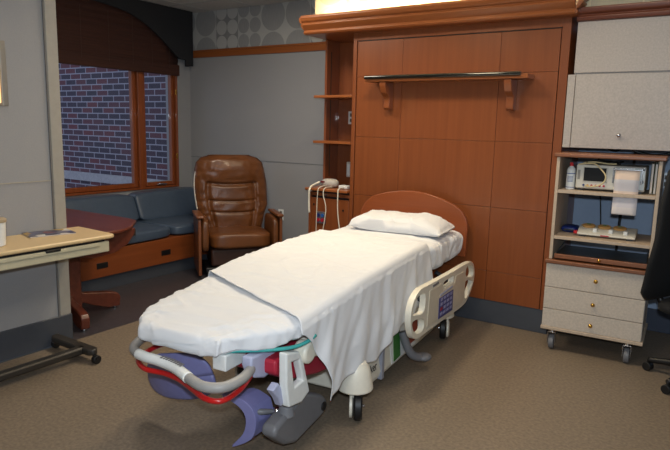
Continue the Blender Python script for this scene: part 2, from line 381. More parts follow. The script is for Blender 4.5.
# shelf on the wardrobe face
bs = thing('wall_shelf', 'cherry shelf on two scroll brackets with a black front rail above the bed', 'shelf', (0, YF, 0))
MB().box(-2.475, -1.205, -.155, 0, 1.80, 1.832).build('shelf_board', cherry_x, bs, .004)
MB().tube([(-2.47, -.162, 1.832), (-1.25, -.162, 1.832)], .015, 14, smooth=False).build('front_rail', blackg, bs, smooth='auto')
BX('rear_strip', blackg, -2.44, -1.27, -.05, -.03, 1.832, 1.838, bs)
bp = [(0, 1.80), (-.142, 1.80), (-.145, 1.775), (-.135, 1.755), (-.128, 1.735), (-.118, 1.715), (-.09, 1.70), (-.065, 1.68), (-.058, 1.65), (-.066, 1.62), (-.062, 1.60), (-.045, 1.588), (0, 1.588)]
for x in (-2.325, -1.345): MB().prism(bp, x-.026, x+.026, 'yz').build('bracket', cherry, bs, .004)

# ------------------------------------------------------------ niche shelf unit left of the wardrobe
nu = thing('niche_cabinet', 'narrow cherry cabinet with open shelves between grey wall and wall bed cabinet', 'cabinet', (0, YF, 0))
NX0, NX1 = -3.10, -2.687
MB().box(NX0, NX0+.022, .20, .57, .15, 2.198).box(NX0+.022, NX1, .40, .57, .15, 2.198).build('carcass', cherry, nu, .002)
BX('side_panel', cherry, NX0-.01, NX0+.012, .0, .57, .15, .875, nu, .002)
for z in (1.70, 1.312):
    MB().prism([(NX0+.002, .395), (NX0-.005, .22), (NX0+.01, .02), (NX1-.002, .0), (NX1-.002, .395)], z-.011, z+.011, 'xy').build('shelf', cherry_x, nu, .003)
MB().box(NX0-.032, NX1-.002, -.035, .40, .888, .912).build('worktop', cherry_x, nu, .006)
BX('door', cherry, NX0+.014, NX1-.005, .005, .03, .152, .825, nu, .003)
dr = BX('drawer', cherry, NX0+.014, NX1-.005, .012, .034, .842, .872, nu, .003)
BX('shadow_gap', black, NX0+.012, NX1-.002, .02, .1, .826, .888, nu)
BX('body', cherry, NX0+.012, NX1-.002, .035, .39, .15, .825, nu)
BX('plinth', basem, NX0-.01, NX1, .02, .57, .001, .15, nu)
for i, (x, z) in enumerate(((-3.055, .765), (-2.745, .735))): MB().cyl((x, .002, z), .008, .008, 'y', 12).build('lock', black, nu)
MB().cyl((-2.93, .005, .857), .010, .012, 'y', 12).build('lock', chrome, nu)
hp = MB().prism([(x, z) for x, z in ((NX0+.026, 0), (NX0+.028, 0))][:0] or [(NX0+.0225, 1.0), (NX0+.0245, 1.0), (NX0+.0245, 2.1), (NX0+.0225, 2.1)], .26, .27, 'xz')
hp.build('shelf_track', dkmet, nu)
gp = MB().box(-3.02, -2.925, -.008, .004, .60, .705).build('gas_panel', mat('panel_grey', (96, 96, 104), .4), nu, .003)
for i, (x, z) in enumerate(((-2.995, .675), (-2.952, .675), (-2.995, .632), (-2.952, .632))):
    MB().cyl((x, -.012, z), .016, .010, 'y', 16).build('gas_socket', [bluep, mat('socket_blue', (40, 90, 160), .4), redk, redk][i], gp)
# outlets and wall phone on the niche back
def outlet(x, z, y, label, m=None, w=.035, h=.058, rot=0, two=True):
    t = thing('wall_outlet', label, 'outlet', (x, y, z), rot)
    BX('cover_plate', m or whitep, -w, w, -.006, 0, -h, h, t, .003)
    if two:
        for dz in (-.024, .024): MB().box(-.016, .016, -.009, -.005, dz-.015, dz+.015).build('socket', mat('socket_dark', (90, 84, 78), .5), t, .002)
    return t
outlet(-2.93, 1.53, YF+.399, 'small double outlet on cherry panel between the two niche shelves')
tp = thing('wall_handset', 'white call handset hanging on the niche back above the cabinet top', 'handset', (-2.93, YF+.399, 1.06))
BX('cradle', offw, -.03, .03, -.025, -.001, -.07, .07, tp, .006)
BX('handset_body', whitep, -.018, .018, -.045, -.02, -.06, .055, tp, .008)
dv = thing('bedside_phone', 'white rounded bedside device with coiled leads on the niche cabinet top', 'medical device', (-2.965, YF+.12, .913))
MB().grid(lambda u, v: ((.085*cos(2*pi*v))*(sin(pi*(.02+.96*u))**.5), .060*sin(2*pi*v)*(sin(pi*(.02+.96*u))**.5), .038-.038*cos(pi*(.02+.96*u))+.12*.085*cos(2*pi*v)*0), 10, 24, True).build('body', mat('beige_grey_plastic', (186, 180, 172), .45), dv, smooth=True)
MB().box(-.065, -.02, -.060, -.042, .042, .056).build('red_display', mat('dark_red_label', (110, 30, 34), .4), dv, .003)
MB().box(.12, .21, -.05, .02, 0, .03).build('charger', whitep, dv, .006)
cdn = [([(-.08, -.05, .045), (-.11, -.10, .02), (-.10, -.17, -.01), (-.105, -.172, -.10), (-.10, -.172, -.22)], .009),
       ([(.00, -.06, .02), (-.01, -.15, .008), (-.015, -.17, -.04), (-.025, -.165, -.2), (-.04, -.15, -.45)], .0035),
       ([(.06, -.05, .01), (.05, -.15, .008), (.045, -.17, -.05), (.075, -.17, -.18), (.03, -.16, -.42)], .004),
       ([(.18, -.05, .01), (.19, -.15, .008), (.195, -.17, -.05), (.20, -.17, -.2), (.23, -.16, -.42)], .005)]
for p, r in cdn: MB().tube(p, r, 8).build('lead', offw, dv, smooth=True)
outlet(-3.89, .52, YB-.001, 'white outlet plate low on grey wall right of the recliner')

# ------------------------------------------------------------ right hand upper cabinets
uc = thing('wall_cabinet', 'grey beige laminate upper cabinet right of the wall bed cabinet', 'cabinet', (0, YF, 0))
BX('carcass', lam, -.945, 1.79, .02, .59, 1.345, 2.2, uc)
BX('top_panel', lam, -.945, 1.79, 0, .02, 1.838, 2.165, uc, .002)
BX('stile', lam, -.980, -.932, -.002, .59, 1.345, 1.828, uc, .002)
d_ = BX('door', lam, -.928, .02, -.004, .018, 1.345, 1.828, uc, .003)
d2_ = BX('door', lam, .026, .97, -.004, .018, 1.345, 1.828, uc, .003)
d3_ = BX('door', lam, .976, 1.79, -.004, .018, 1.345, 1.828, uc, .003)
for dd, x in ((d_, -.63), (d2_, .12), (d3_, 1.07)): MB().lathe([(.005, 0), (.005, .012), (.013, .018), (.013, .026), (.006, .030)], Matrix.Translation((x, -.004, 1.435)) @ Matrix.Rotation(pi/2, 4, 'X'), 16).build('knob', chrome, dd, smooth=True)
struct(MB().prism([(0, 2.165), (-.022, 2.17), (-.028, 2.19), (-.02, 2.205), (-.04, 2.215), (-.048, 2.235), (-.045, 2.25), (.02, 2.25), (.02, 2.165)], -.952, 1.79, 'yz', M=Matrix.Translation((0, YF, 0))).build('trim_6', wood('dark_cherry_trim', (118, 60, 36), (92, 44, 26), .4, 0), None, .003))

# ------------------------------------------------------------ window bench
be = thing('window_bench', 'built-in cherry window bench with slate blue vinyl cushions', 'bench', (0, 0, 0))
BF = -4.40
BX('bench_box', cherry_y, XW+.002, BF, 2.26, 4.885, .125, .36, be, .004)
BX('kick_base', basem, XW+.02, BF-.03, 2.26, 4.885, .001, .125, be)
for y in (3.095, 3.79): MB().box(BF-.001, BF+.004, y-.055, y+.055, .203, .253).build('vent', black, be, .002)
def cushion(x0, x1, y0, y1, z0, z1, lean=0, e=.035, nz=0):
    # rounded upholstered block; lean tilts the top backwards
    def f(u, v):
        a = 2*pi*v; ca, sa = cos(a), sin(a); q = lambda t: math.copysign(abs(t)**.28, t)
        s_ = sin(pi*u)**.22 if 0 < u < 1 else .0
        X = (x0+x1)/2+(x1-x0)/2*q(ca)*max(s_, .02)**1
        Z = (z0+z1)/2+(z1-z0)/2*q(sa)*max(s_, .02)**1
        Y = (y0+y1)/2+(y1-y0)/2*(-cos(pi*u)*1.0 if False else math.copysign(abs(cos(pi*u))**.35, -cos(pi*u)))
        X -= lean*(Z-z0)/(z1-z0)
        return (X, Y, Z)
    return MB().grid(f, 48, 64, True)
for y0, y1 in ((2.27, 3.915), (3.925, 4.87)): cushion(XW+.12, BF+.012, y0, y1, .361, .465).build('seat_cushion', vinyl, be, smooth=True)
for y0, y1 in ((2.27, 3.915), (3.925, 4.87)): cushion(-5.06, -4.88, y0, y1, .45, .735, lean=.11).build('back_cushion', vinyl, be, smooth=True)

# ------------------------------------------------------------ drop leaf table in the alcove
dt = thing('drop_leaf_table', 'dark mahogany drop leaf table with pedestal base in the window alcove', 'table', (-4.12, 2.66, 0))
Z0 = .665
tp_ = [(-.70, -.39), (.42, -.39), (.56, -.30), (.60, -.1), (.56, .12), (.42, .32), (.22, .385), (-.70, .385)]
tp_ = [(-.72, -.39), (.40, -.39), (.52, -.33), (.56, -.2), (.56, .0), (.50, .14), (.28, .36), (.16, .385), (-.72, .385)]
MB().prism(tp_, Z0, Z0+.026, 'xy').build('tabletop', mahog, dt, .007)
lf = [(-.34, Z0-.004), (.26, Z0-.004), (.25, Z0-.05), (.19, Z0-.12), (.08, Z0-.165), (-.1, Z0-.18), (-.28, Z0-.14), (-.34, Z0-.06)]
MB().prism([(y-.02, z) for y, z in lf], .40, .42, 'yz', M=Matrix.Translation((.0, 0, 0))).build('hanging_leaf', mahog, dt, .005)
MB().box(.36, .40, .22, .26, Z0-.07, Z0-.02).build('leaf_support', dkmet, dt, .004)
BX('apron', mahog, -.5, .32, -.24, .24, Z0-.075, Z0-.001, dt, .004)
pr = R(-13)
Mp = Matrix.Translation((.09, -.17, 0)) @ Matrix.Rotation(pr, 4, 'Z')
MB().box(-.115, .115, -.10, .10, .05, Z0-.076, Mp).build('pedestal', mahog, dt, .01)
for k in range(4):
    M_ = Matrix.Translation((.09, -.17, 0)) @ Matrix.Rotation(pr+k*pi/2, 4, 'Z')
    MB().prism([(.09, .20), (.15, .165), (.36, .135), (.41, .12), (.43, .09), (.42, .016), (.33, .014), (.2, .06), (.15, .085), (.09, .09)], -.03, .03, 'xz', M=M_).build('foot', mahog, dt, .008)
    MB().cyl((M_ @ Vector((.39, 0, .008))), .016, .015, 'z', 12).build('glide', chrome, dt, .002)

# ------------------------------------------------------------ overbed table by the left wall
ob = thing('overbed_table', 'cream topped wheeled overbed table with dark metal base by the left wall', 'table', (-3.14, 2.3, 0), R(0))
MB().prism([(-.402, -1.02), (0, -1.02), (.012, -1.0), (.012, -.03), (0, .0), (-.025, .01), (-.402, .028)], .738, .762, 'xy').build('tabletop', cream, ob, .008)
MB().box(-.38, -.008, -.95, -.03, .655, .722).build('tray_housing', creamp, ob, .006)
BX('tray_gap', black, -.37, -.012, -.94, -.06, .722, .738, ob)
MB().box(-.01, .004, -.94, -.10, .700, .722).build('slide_tray', creamp, ob, .003)
MB().box(-.008, .010, -.45, -.36, .712, .728).build('latch', black, ob, .004)
MB().box(-.23, -.15, -.90, -.78, .08, .655).build('column', dkmet, ob, .008)
MB().prism([(-.39, -.21), (-.35, -.235), (.02, -.235), (.05, -.21), (.05, -.185), (.02, -.165), (-.39, -.165)], .045, .085, 'xy').build('foot_bar', dkmet, ob, .010)
MB().box(-.09, -.03, -.95, -.20, .04, .085).build('spine', dkmet, ob, .012)
MB().prism([(-.39, -.98), (.10, -.98), (.12, -.96), (.12, -.93), (-.39, -.93)], .045, .085, 'xy').build('foot_bar', dkmet, ob, .010)
for x, y in ((.065, -.205), (-.365, -.2), (.08, -.95), (-.365, -.95)):
    MB().cyl((x, y, .0265), .0265, .03, 'x', 16).box(x-.02, x+.02, y-.012, y+.012, .03, .052).build('caster', black, ob, .003)
jar = thing('lidded_cup', 'white cup with dark stripes and tan lid on the overbed table', 'cup', (-3.30, 1.665, .7635))
MB().lathe([(.045, 0), (.05, .005), (.055, .125), (.052, .13)], n=32).build('cup_body', whitep, jar, smooth='auto')
MB().lathe([(.058, .131), (.06, .135), (.06, .147), (.054, .152), (.02, .156)], n=32).build('lid', mat('tan_lid', (176, 158, 130), .5), jar, smooth='auto')
for a in (-.35, 1.3, 3.0, 4.4): MB().grid(lambda u, v: ((.0508+.0048*(.06+u*.86)+.0006)*cos(a+(v-.5)*.34), (.0508+.0048*(.06+u*.86)+.0006)*sin(a+(v-.5)*.34), .03+u*.09), 4, 4).build('stripe', mat('navy_stripe', (44, 44, 70), .5), jar, smooth=True, solid=.001)
mg = thing('magazine', 'glossy magazine lying on the cream overbed table', 'magazine', (-3.43, 2.05, .7635), R(-14))
BX('pages', paper, -.085, .085, -.13, .13, 0, .005, mg)
cvm = bpy.data.materials.new('magazine_cover'); cvm.use_nodes = True; nt = cvm.node_tree; b = nt.nodes['Principled BSDF']; b.inputs['Roughness'].default_value = .3
vo = nt.nodes.new('ShaderNodeTexVoronoi'); vo.inputs['Scale'].default_value = 16; rp = nt.nodes.new('ShaderNodeValToRGB'); tcc = nt.nodes.new('ShaderNodeTexCoord'); nt.links.new(tcc.outputs['Object'], vo.inputs[0])
sx = nt.nodes.new('ShaderNodeSeparateColor'); nt.links.new(vo.outputs['Color'], sx.inputs[0]); nt.links.new(sx.outputs[0], rp.inputs[0]); rp.color_ramp.interpolation = 'CONSTANT'
rp.color_ramp.elements[0].color = (*lin((60, 60, 84)), 1); rp.color_ramp.elements[1].position = .8; rp.color_ramp.elements[1].color = (*lin((214, 208, 200)), 1)
for p_, c_ in ((.35, (92, 92, 120)), (.55, (176, 140, 60)), (.68, (120, 40, 48))): e_ = rp.color_ramp.elements.new(p_); e_.color = (*lin(c_), 1)
nt.links.new(rp.outputs[0], b.inputs['Base Color'])
BX('cover', cvm, -.087, .087, -.132, .132, .005, .0065, mg)

# ------------------------------------------------------------ wall sconce
sc_ = thing('wall_sconce', 'lit rectangular wall sconce with warm diffuser on the left wall', 'wall lamp', (XL, 1.68, 1.70))
BX('backplate', mat('sconce_silver', (150, 146, 140), .4, metal=.5), 0, .02, -.19, .19, -.18, .18, sc_, .003)
BX('diffuser', mat('lit_glass', (255, 232, 190), .5, emit=(255, 206, 140), es=.75), .02, .075, -.165, .165, -.165, .19, sc_, .006)
for y in (-.20, .165): MB().box(.018, .085, y, y+.035, -.18, .18).build('end_cap', MATS['sconce_silver'], sc_, .004)

# ------------------------------------------------------------ recliner
fx, fy = .79, -.613
rc = thing('recliner', 'brown leather recliner with wooden arms in the corner beside the bench', 'armchair', (-4.03+.37*(-fy), 3.93+.37*fx, 0), math.atan2(fy, fx)+pi/2)
# local: -y is forward, x to the chair's left side in view (+x right in view)
def armpad(sx):
    x0, x1 = (-.44, -.37) if sx < 0 else (.325, .385)
    MB().prism([(x0, -.02), (x1, -.02), (x1+.004, .10), (x1, .40), (x0, .42), (x0-.006, .10)], .575, .60, 'xy').build('arm_pad', cwood, rc, .008)
    xo0, xo1 = (-.425, -.395) if sx < 0 else (.352, .378)
    MB().prism([(0, .03), (.45, .05), (.45, .575), (.02, .575), (0, .54)], xo0, xo1, 'yz').build('side_panel', cwood, rc, .006)
    xi0, xi1 = (-.394, -.315) if sx < 0 else (.285, .351)
    def f(u, v):
        a = 2*pi*v; q = lambda t: math.copysign(abs(t)**.45, t); s_ = max(sin(pi*u), .03)**.3
        return ((xi0+xi1)/2+(xi1-xi0)/2*q(cos(a))*s_, .235+.215*math.copysign(abs(cos(pi*u))**.5, -cos(pi*u)), .40+.165*q(sin(a))*s_)
    MB().grid(f, 20, 28, True).build('arm_cushion', leather, rc, smooth=True)
armpad(-1); armpad(1)
def seatf(u, v):
    a = 2*pi*v; q = lambda t, e=.35: math.copysign(abs(t)**e, t); s_ = max(sin(pi*u), .02)**.3
    x = -.015+.297*q(cos(a))*s_; z = .345+.075*q(sin(a))*s_; y = .23+.25*math.copysign(abs(cos(pi*u))**.45, -cos(pi*u))
    if sin(a) > 0: z += .012*(1-(x/.28)**2)
    n_ = noise.noise(Vector((x*7, y*7, z*6))); return (x, y+.006*n_, z+.006*n_)
MB().grid(seatf, 40, 64, True).build('seat_cushion', leather, rc, smooth=True)
def backf(u, v):
    # u : bottom to top, v : around
    h = .36+.78*u; a = 2*pi*v; q = lambda t, e: math.copysign(abs(t)**e, t)
    w = interp([(0, .28), (.2, .32), (.36, .365), (.62, .370), (.80, .355), (.90, .335), (.96, .29), (1, .20)], u)
    dp = interp([(0, .05), (.3, .075), (.8, .085), (.94, .06), (1, .022)], u)
    x = w*q(cos(a), .55); d = dp*q(sin(a), .6)
    cx = x/max(w, .01); t = abs(cx); cr_ = 0
    if sin(a) < 0:
        d += .030*min(1, t)**2.2
        if t < .66:
            for zz, sg, am in ((.865, .016, .030), (.69, .011, .018), (.575, .011, .018)):
                d += am*math.exp(-((h-zz+.02*(1-(t/.66)**2)*(1 if zz > .8 else .6))/sg)**2)
        if h < .88: d += .026*math.exp(-((t-.64)/.05)**2)
        if h > .89: d -= .022*sin(pi*min(1, (h-.89)/.22))*(1-t**4)
        if t > .7: d += .010*abs(noise.noise(Vector((cx*3, h*16, 1))))
    n_ = noise.noise(Vector((x*9, h*9, d*9+3)))*.009+noise.noise(Vector((x*20+h*8, h*12-x*9, 7)))*.008
    y = .455+.12*(h-.36)+d-n_
    if h > .98: y -= .03*min(1, (h-.98)/.1)
    return (x-.02-.035*u, y, h)
MB().grid(backf, 84, 112, True).build('backrest', leather, rc, smooth=True)
MB().box(-.30, .30, .05, .42, .10, .27).build('footrest_panel', leathd, rc, .02)
MB().box(-.35, .35, .06, .44, .03, .09).build('base_frame', black, rc, .01)
MB().tube([(-.385, .44, .60), (-.405, .47, .75), (-.405, .50, .9), (-.38, .53, 1.0), (-.33, .54, 1.06)], .006, 8).build('clear_cover_edge', mat('translucent_piping', (200, 196, 190), .3), rc, smooth=True)

# ------------------------------------------------------------ mobile cart
K = .975
ct = thing('supply_cart', 'grey beige wheeled supply cart with three brass knobbed drawers and open shelves', 'cart', (-.95, 4.012, 0), R(2.8))
ct.scale = (1, 1, 1.014)
BX('base_board', lamd, -.004, .612, -.012, .46, .142, .165, ct, .004)
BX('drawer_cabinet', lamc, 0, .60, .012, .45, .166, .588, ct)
for z0, z1, kz, kx in ((.166, .283, .220, .305), (.287, .428, .357, .308), (.432, .585, .510, .312)):
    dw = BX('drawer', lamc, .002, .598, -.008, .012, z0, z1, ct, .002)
    MB().lathe([(.005, 0), (.005, .010), (.012, .015), (.0135, .022), (.009, .029), (.002, .031)], Matrix.Translation((kx, -.008, kz)) @ Matrix.Rotation(pi/2, 4, 'X'), 16).build('knob', brass, dw, smooth=True)
MB().box(-.006, .628, -.028, .47, .589, .614).build('ledge_board', redwood, ct, .005)
po = BX('pull_out_shelf', steelg, .04, .585, .015, .43, .632, .640, ct)
BX('front_edge', redwood, .045, .588, -.005, .016, .624, .652, po, .003)
MB().lathe([(.004, 0), (.004, .008), (.010, .012), (.011, .019), (.003, .024)], Matrix.Translation((.318, -.005, .642)) @ Matrix.Rotation(pi/2, 4, 'X'), 14).build('knob', brass, po, smooth=True)
MB().tube([(.05, .03, .655), (.06, .35, .70), (.57, .35, .70), (.585, .03, .655)], .004, 8, smooth=False).build('wire_rail', chrome, po)
MB().box(.012, .032, .0, .44, .615, 1.272).build('side_panel', lamd, ct, .002)
MB().box(.592, .612, .0, .44, .615, 1.272).build('side_panel', lamd, ct, .002)
MB().box(.0325, .5915, .0, .44, .748, .768).build('shelf', lamd, ct, .002)
MB().box(.0325, .5915, .0, .44, 1.045, 1.066).build('shelf', lamd, ct, .002)
MB().box(-.002, .632, -.022, .455, 1.273, 1.298).build('top_board', redwood, ct, .006)
for x, y in ((.065, .04), (.525, .04), (.065, .41), (.525, .41)):
    c = MB().box(x-.03, x+.03, y-.03, y+.03, .136, .1415).cyl((x, y, .128), .018, .018).box(x-.026, x-.021, y-.02, y+.03, .04, .122).box(x+.021, x+.026, y-.02, y+.03, .04, .122).box(x-.026, x+.026, y-.02, y+.03, .115, .122).build('caster', chrome, ct, .002)
    MB().lathe([(.030, -.012), (.044, -.016), (.0485, -.009), (.0485, .009), (.044, .016), (.030, .018)], Matrix.Translation((x, y+.01, .050)) @ Matrix.Rotation(pi/2, 4, 'Y'), 24).build('wheel', greyp, c, smooth='auto')
CM = ct.matrix_basis.copy() if False else Matrix.Translation((-.945, 4.015, 0)) @ Matrix.Rotation(R(2.8), 4, 'Z')
def on_cart(name, label, cat, x, y, z, rz=0, group=None):
    p = CM @ Vector((x, y, z*1.014+.0002)); return thing(name, label, cat, p, R(2.8)+rz, group)
bo = on_cart('spray_bottle', 'white bottle with blue print and red cap on the cart shelf', 'bottle', .085, .09, 1.0665)
MB().lathe([(.026, 0), (.028, .004), (.028, .12), (.024, .135), (.013, .145), (.012, .15)], n=24).build('bottle_body', whitep, bo, smooth='auto')
MB().lathe([(.012, .150), (.012, .16), (.009, .163), (.008, .172)], n=16).box(-.012, .006, -.006, .006, .162, .173).build('cap', mat('red_cap', (200, 30, 34), .4), bo, smooth='auto')
for z, h in ((.012, .004), (.10, .005), (.05, .003), (.058, .003), (.066, .003), (.074, .003), (.082, .003)):
    MB().grid(lambda u, v: (.0286*cos(-pi/2+(v-.5)*(2.4 if h > .0035 else 1.3)), .0286*sin(-pi/2+(v-.5)*(2.4 if h > .0035 else 1.3)), z+u*h), 1, 10).build('print', mat('blue_print', (44, 84, 150), .5), bo)
mo = on_cart('fetal_monitor', 'ivory monitor recorder with dark screen and paper strip on the cart', 'medical monitor', .32, .06, 1.0665)
MB().box(-.2, .2, 0, .30, .012, .165).build('housing', monm, mo, .008)
for x in (-.17, .17): MB().box(x-.015, x+.015, .01, .05, 0, .012).build('foot', black, mo)
MB().box(-.16, -.015, -.004, .002, .056, .152).build('screen_bezel', mat('bezel', (196, 192, 180), .5), mo, .003)
MB().box(-.153, -.022, -.0055, -.003, .062, .147).build('screen', screen, mo, .002)
MB().box(.03, .20, -.006, .006, .02, .16).build('recorder_panel', mat('panel_silver', (164, 164, 160), .35, metal=.3), mo, .004)
MB().box(.13, .165, -.0085, -.005, .145, .153).build('green_display', mat('green_led', (30, 110, 60), .4), mo)
MB().box(.172, .194, -.0085, -.005, .143, .153).build('dark_label', black, mo)
MB().box(-.19, -.175, -.0025, .001, .07, .13).build('side_label', mat('dim_print', (140, 136, 128), .5), mo)
MB().cyl((.183, -.008, .075), .010, .008, 'y', 16).build('dial', greyp, mo)
for i, m_ in enumerate((bluep, amber, redk, redk, redk, redk)): MB().cyl((-.15+i*.024, -.004, .035), .0065, .010, 'y', 14).build('lead_socket', m_, mo)
MB().box(.02, .182, -.03, .0, .142, .152).box(.018, .026, -.03, .0, .06, .155).box(.176, .184, -.03, .0, .06, .155).build('paper_guide', chrome, mo, .002)
def papf(u, v):
    z = .143-u*.275; y = -.022-.016*sin(min(1, u*3)*pi/2)-.006*sin(u*9); return (.032+v*.138, y, z)
pm = bpy.data.materials.new('strip_chart'); pm.use_nodes = True; nt = pm.node_tree; b = nt.nodes['Principled BSDF']; b.inputs['Roughness'].default_value = .8
tcc = nt.nodes.new('ShaderNodeTexCoord'); sp = nt.nodes.new('ShaderNodeSeparateXYZ'); nt.links.new(tcc.outputs['Object'], sp.inputs[0])
rp = nt.nodes.new('ShaderNodeValToRGB'); rp.color_ramp.interpolation = 'CONSTANT'; nt.links.new(math_node(nt, 'MULTIPLY_ADD', sp.outputs[2], 3.5, .5), rp.inputs[0])
rp.color_ramp.elements[0].color = (*lin((222, 214, 212)), 1)
for p_, c_ in ((.20, (214, 208, 212)), (.42, (226, 206, 192)), (.55, (210, 206, 210)), (.80, (232, 208, 190))): e_ = rp.color_ramp.elements.new(p_); e_.color = (*lin(c_), 1)
nt.links.new(rp.outputs[0], b.inputs['Base Color'])
MB().grid(papf, 30, 4).build('paper_strip', pm, mo, smooth=True, solid=.001)
MB().tube([(-.19, -.0, .165), (-.10, -.012, .175), (-.05, -.03, .14), (-.02, -.04, .10), (-.03, -.035, .06), (-.07, -.03, .035), (-.12, -.014, .028), (-.14, -.01, .034)], .0045, 8).build('sensor_cable', mat('cream_cable', (216, 198, 150), .5), mo, smooth=True)
cb_ = on_cart('cable_pile', 'coiled black and cream cables lying on top of the ivory monitor', 'cables', .32, .06, 1.2325)
MB().tube([(-.15, .04, .006), (-.08, .08, .022), (0, .05, .012), (.06, .1, .02), (.0, .16, .010), (-.1, .12, .008), (-.02, .07, .018), (.05, .04, .008)], .006, 8).build('dark_cable', black, cb_, smooth=True)
MB().tube([(-.17, .06, .006), (-.1, .03, .014), (-.02, .03, .006), (.03, .02, .008)], .005, 8).build('cream_cable_coil', MATS['cream_cable'], cb_, smooth=True)
for i, (x, l) in enumerate(((.552, .01), (.572, -.004))):
    t = on_cart('binder', ['pale binder standing at the right end of the cart shelf, nearer the monitor', 'pale binder standing at the far right end of the cart shelf'][i], 'binder', x, .10, 1.0665, 0, 'binders on the cart shelf')
    MB().box(-.007, -.005, 0, .26, 0, .19+.01*i).box(.005, .007, 0, .26, 0, .19+.01*i).box(-.007, .007, .258, .26, 0, .19+.01*i).build('cover', [MATS['cream_metal'], mat('sage_binder', (176, 184, 168), .5)][i], t, .001)
    MB().box(-.0045, .0045, .006, .25, .004, .185).build('pages', paper, t)
tr_ = on_cart('transducer_tray', 'low ivory tray holding round amber transducers on the lower cart shelf', 'tray', .325, .08, .7685)
MB().prism([(0, .010), (0, .022), (.05, .045), (.14, .060), (.17, .060), (.17, .010)], -.172, .172, 'yz').build('tray_body', monm, tr_, .005)
for x in (-.14, .14): MB().box(x-.02, x+.02, .005, .03, 0, .011).build('foot', black, tr_)
for i, x in enumerate((-.115, -.02, .072)):
    q = MB().lathe([(.036, 0), (.040, .006), (.040, .014), (.034, .018)], Matrix.Translation((x, .10, .052)) @ Matrix.Rotation(R(10), 4, 'X') @ Matrix.Diagonal((1, .8, 1, 1)), 24).build('transducer', amber, tr_, smooth='auto')
    MB().box(x-.012, x+.012, .094, .104, .071, .075).build('button', MATS['green_led'], tr_)
for x in (-.068, .026, .112): MB().box(x-.012, x+.012, .02, .07, .030, .055).build('clip', whitep, tr_, .003)
MB().box(-.03, .02, -.001, .003, .013, .020).build('red_mark', redk, tr_)
MB().box(-.195, -.173, .01, .04, .012, .032).build('red_plug', mat('red_cap', (200, 30, 34)), tr_, .003)
bf = on_cart('blue_pouch', 'dark blue folded pouch at the back left of the lower cart shelf', 'pouch', .085, .25, .7685)
MB().grid(lambda u, v: (.055*math.copysign(abs(cos(2*pi*v))**.5, cos(2*pi*v))*max(sin(pi*u), .05)**.35, .07*math.copysign(abs(sin(2*pi*v))**.5, sin(2*pi*v))*max(sin(pi*u), .05)**.35, .022-.022*cos(pi*u)+.004*noise.noise(Vector((u*5, v*5, 1)))), 10, 24, True).build('pouch_body', bluep, bf, smooth=True)
MB().box(-.03, .03, -.071, -.066, .014, .024).build('zip_tab', black, bf)
# wall outlets and hanging leads in the recess behind
outlet(-.375, 1.12, YB-.001, 'silver outlet plate on blue wall right of the cart top', mat('outlet_silver', (186, 190, 196), .35, metal=.4))
outlet(-.405, .93, YB-.001, 'upper pale outlet on blue wall beside the black chair back', w=.03, h=.03, two=False)
outlet(-.395, .80, YB-.001, 'lower pale outlet on blue wall beside the black chair back', w=.03, h=.03, two=False)
k_ = 0
for p, r, l in (([(-.80, YB-.03, 1.345), (-.76, YB-.03, 1.325), (-.72, YB-.03, 1.32), (-.68, YB-.03, 1.345)], .008, 'short black cable looped under the left part of the upper cabinet'),
             ([(-.56, 4.45, 1.344), (-.52, 4.45, 1.325), (-.44, 4.45, 1.312), (-.37, 4.45, 1.318), (-.31, 4.45, 1.344)], .009, 'thick black cable sagging under the right part of the upper cabinet'),
             ([(-.84, YB-.02, 1.28), (-.83, YB-.02, 1.1), (-.80, YB-.02, .95), (-.77, YB-.02, .62)], .005, 'thin black lead hanging on the blue wall behind the bottle'),
             ([(-.66, YB-.02, 1.2), (-.66, YB-.02, .9), (-.65, YB-.02, .6)], .004, 'thin black lead hanging on the blue wall behind the monitor'),
             ([(-.56, 4.6, 1.344), (-.57, 4.6, 1.02), (-.60, 4.6, .93), (-.615, 4.6, .84), (-.62, 4.6, .5)], .009, 'thick black lead dropping behind the paper strip'),
             ([(-.37, YB-.02, 1.09), (-.36, YB-.04, .95), (-.39, YB-.04, .75), (-.36, YB-.04, .5), (-.33, YB-.03, .2)], .007, 'black power lead hanging from the silver outlet')):
    tag(MB().tube(p, r, 8).build('power_cord', black, None, smooth=True), l, 'cord')

# ------------------------------------------------------------ office chair at the right edge
oc = thing('office_chair', 'black high-backed office chair at the right edge beside the cart', 'office chair', (-.015, 3.97, 0), R(66))
# forward is -y local
def ocb(u, v):
    h = .47+.83*u; a = 2*pi*v; q = lambda t, e: math.copysign(abs(t)**e, t)
    w = interp([(0, .18), (.06, .25), (.3, .285), (.7, .265), (.93, .20), (1, .09)], u); dp = interp([(0, .02), (.1, .035), (.9, .03), (1, .012)], u)
    return (w*q(cos(a), .6), .26-.05*sin(pi*u)+.10*(u-.3)*-.6+dp*q(sin(a), .7), h)
MB().grid(ocb, 30, 40, True).build('backrest', blackf, oc, smooth=True)
def ocs(u, v):
    a = 2*pi*v; q = lambda t: math.copysign(abs(t)**.55, t); s_ = max(sin(pi*u), .03)**.3
    return (.24*q(cos(a))*s_, -.02+.23*math.copysign(abs(cos(pi*u))**.6, -cos(pi*u)), .46+.04*q(sin(a))*s_)
MB().grid(ocs, 20, 32, True).build('seat', blackf, oc, smooth=True)
MB().tube([(0, .10, .40), (0, .26, .42), (0, .30, .52), (0, .29, .65)], .02, 10).build('back_arm', black, oc, smooth=True)
MB().cyl((0, 0, .25), .028, .34).cyl((0, 0, .40), .06, .03).build('gas_lift', black, oc, smooth='auto')
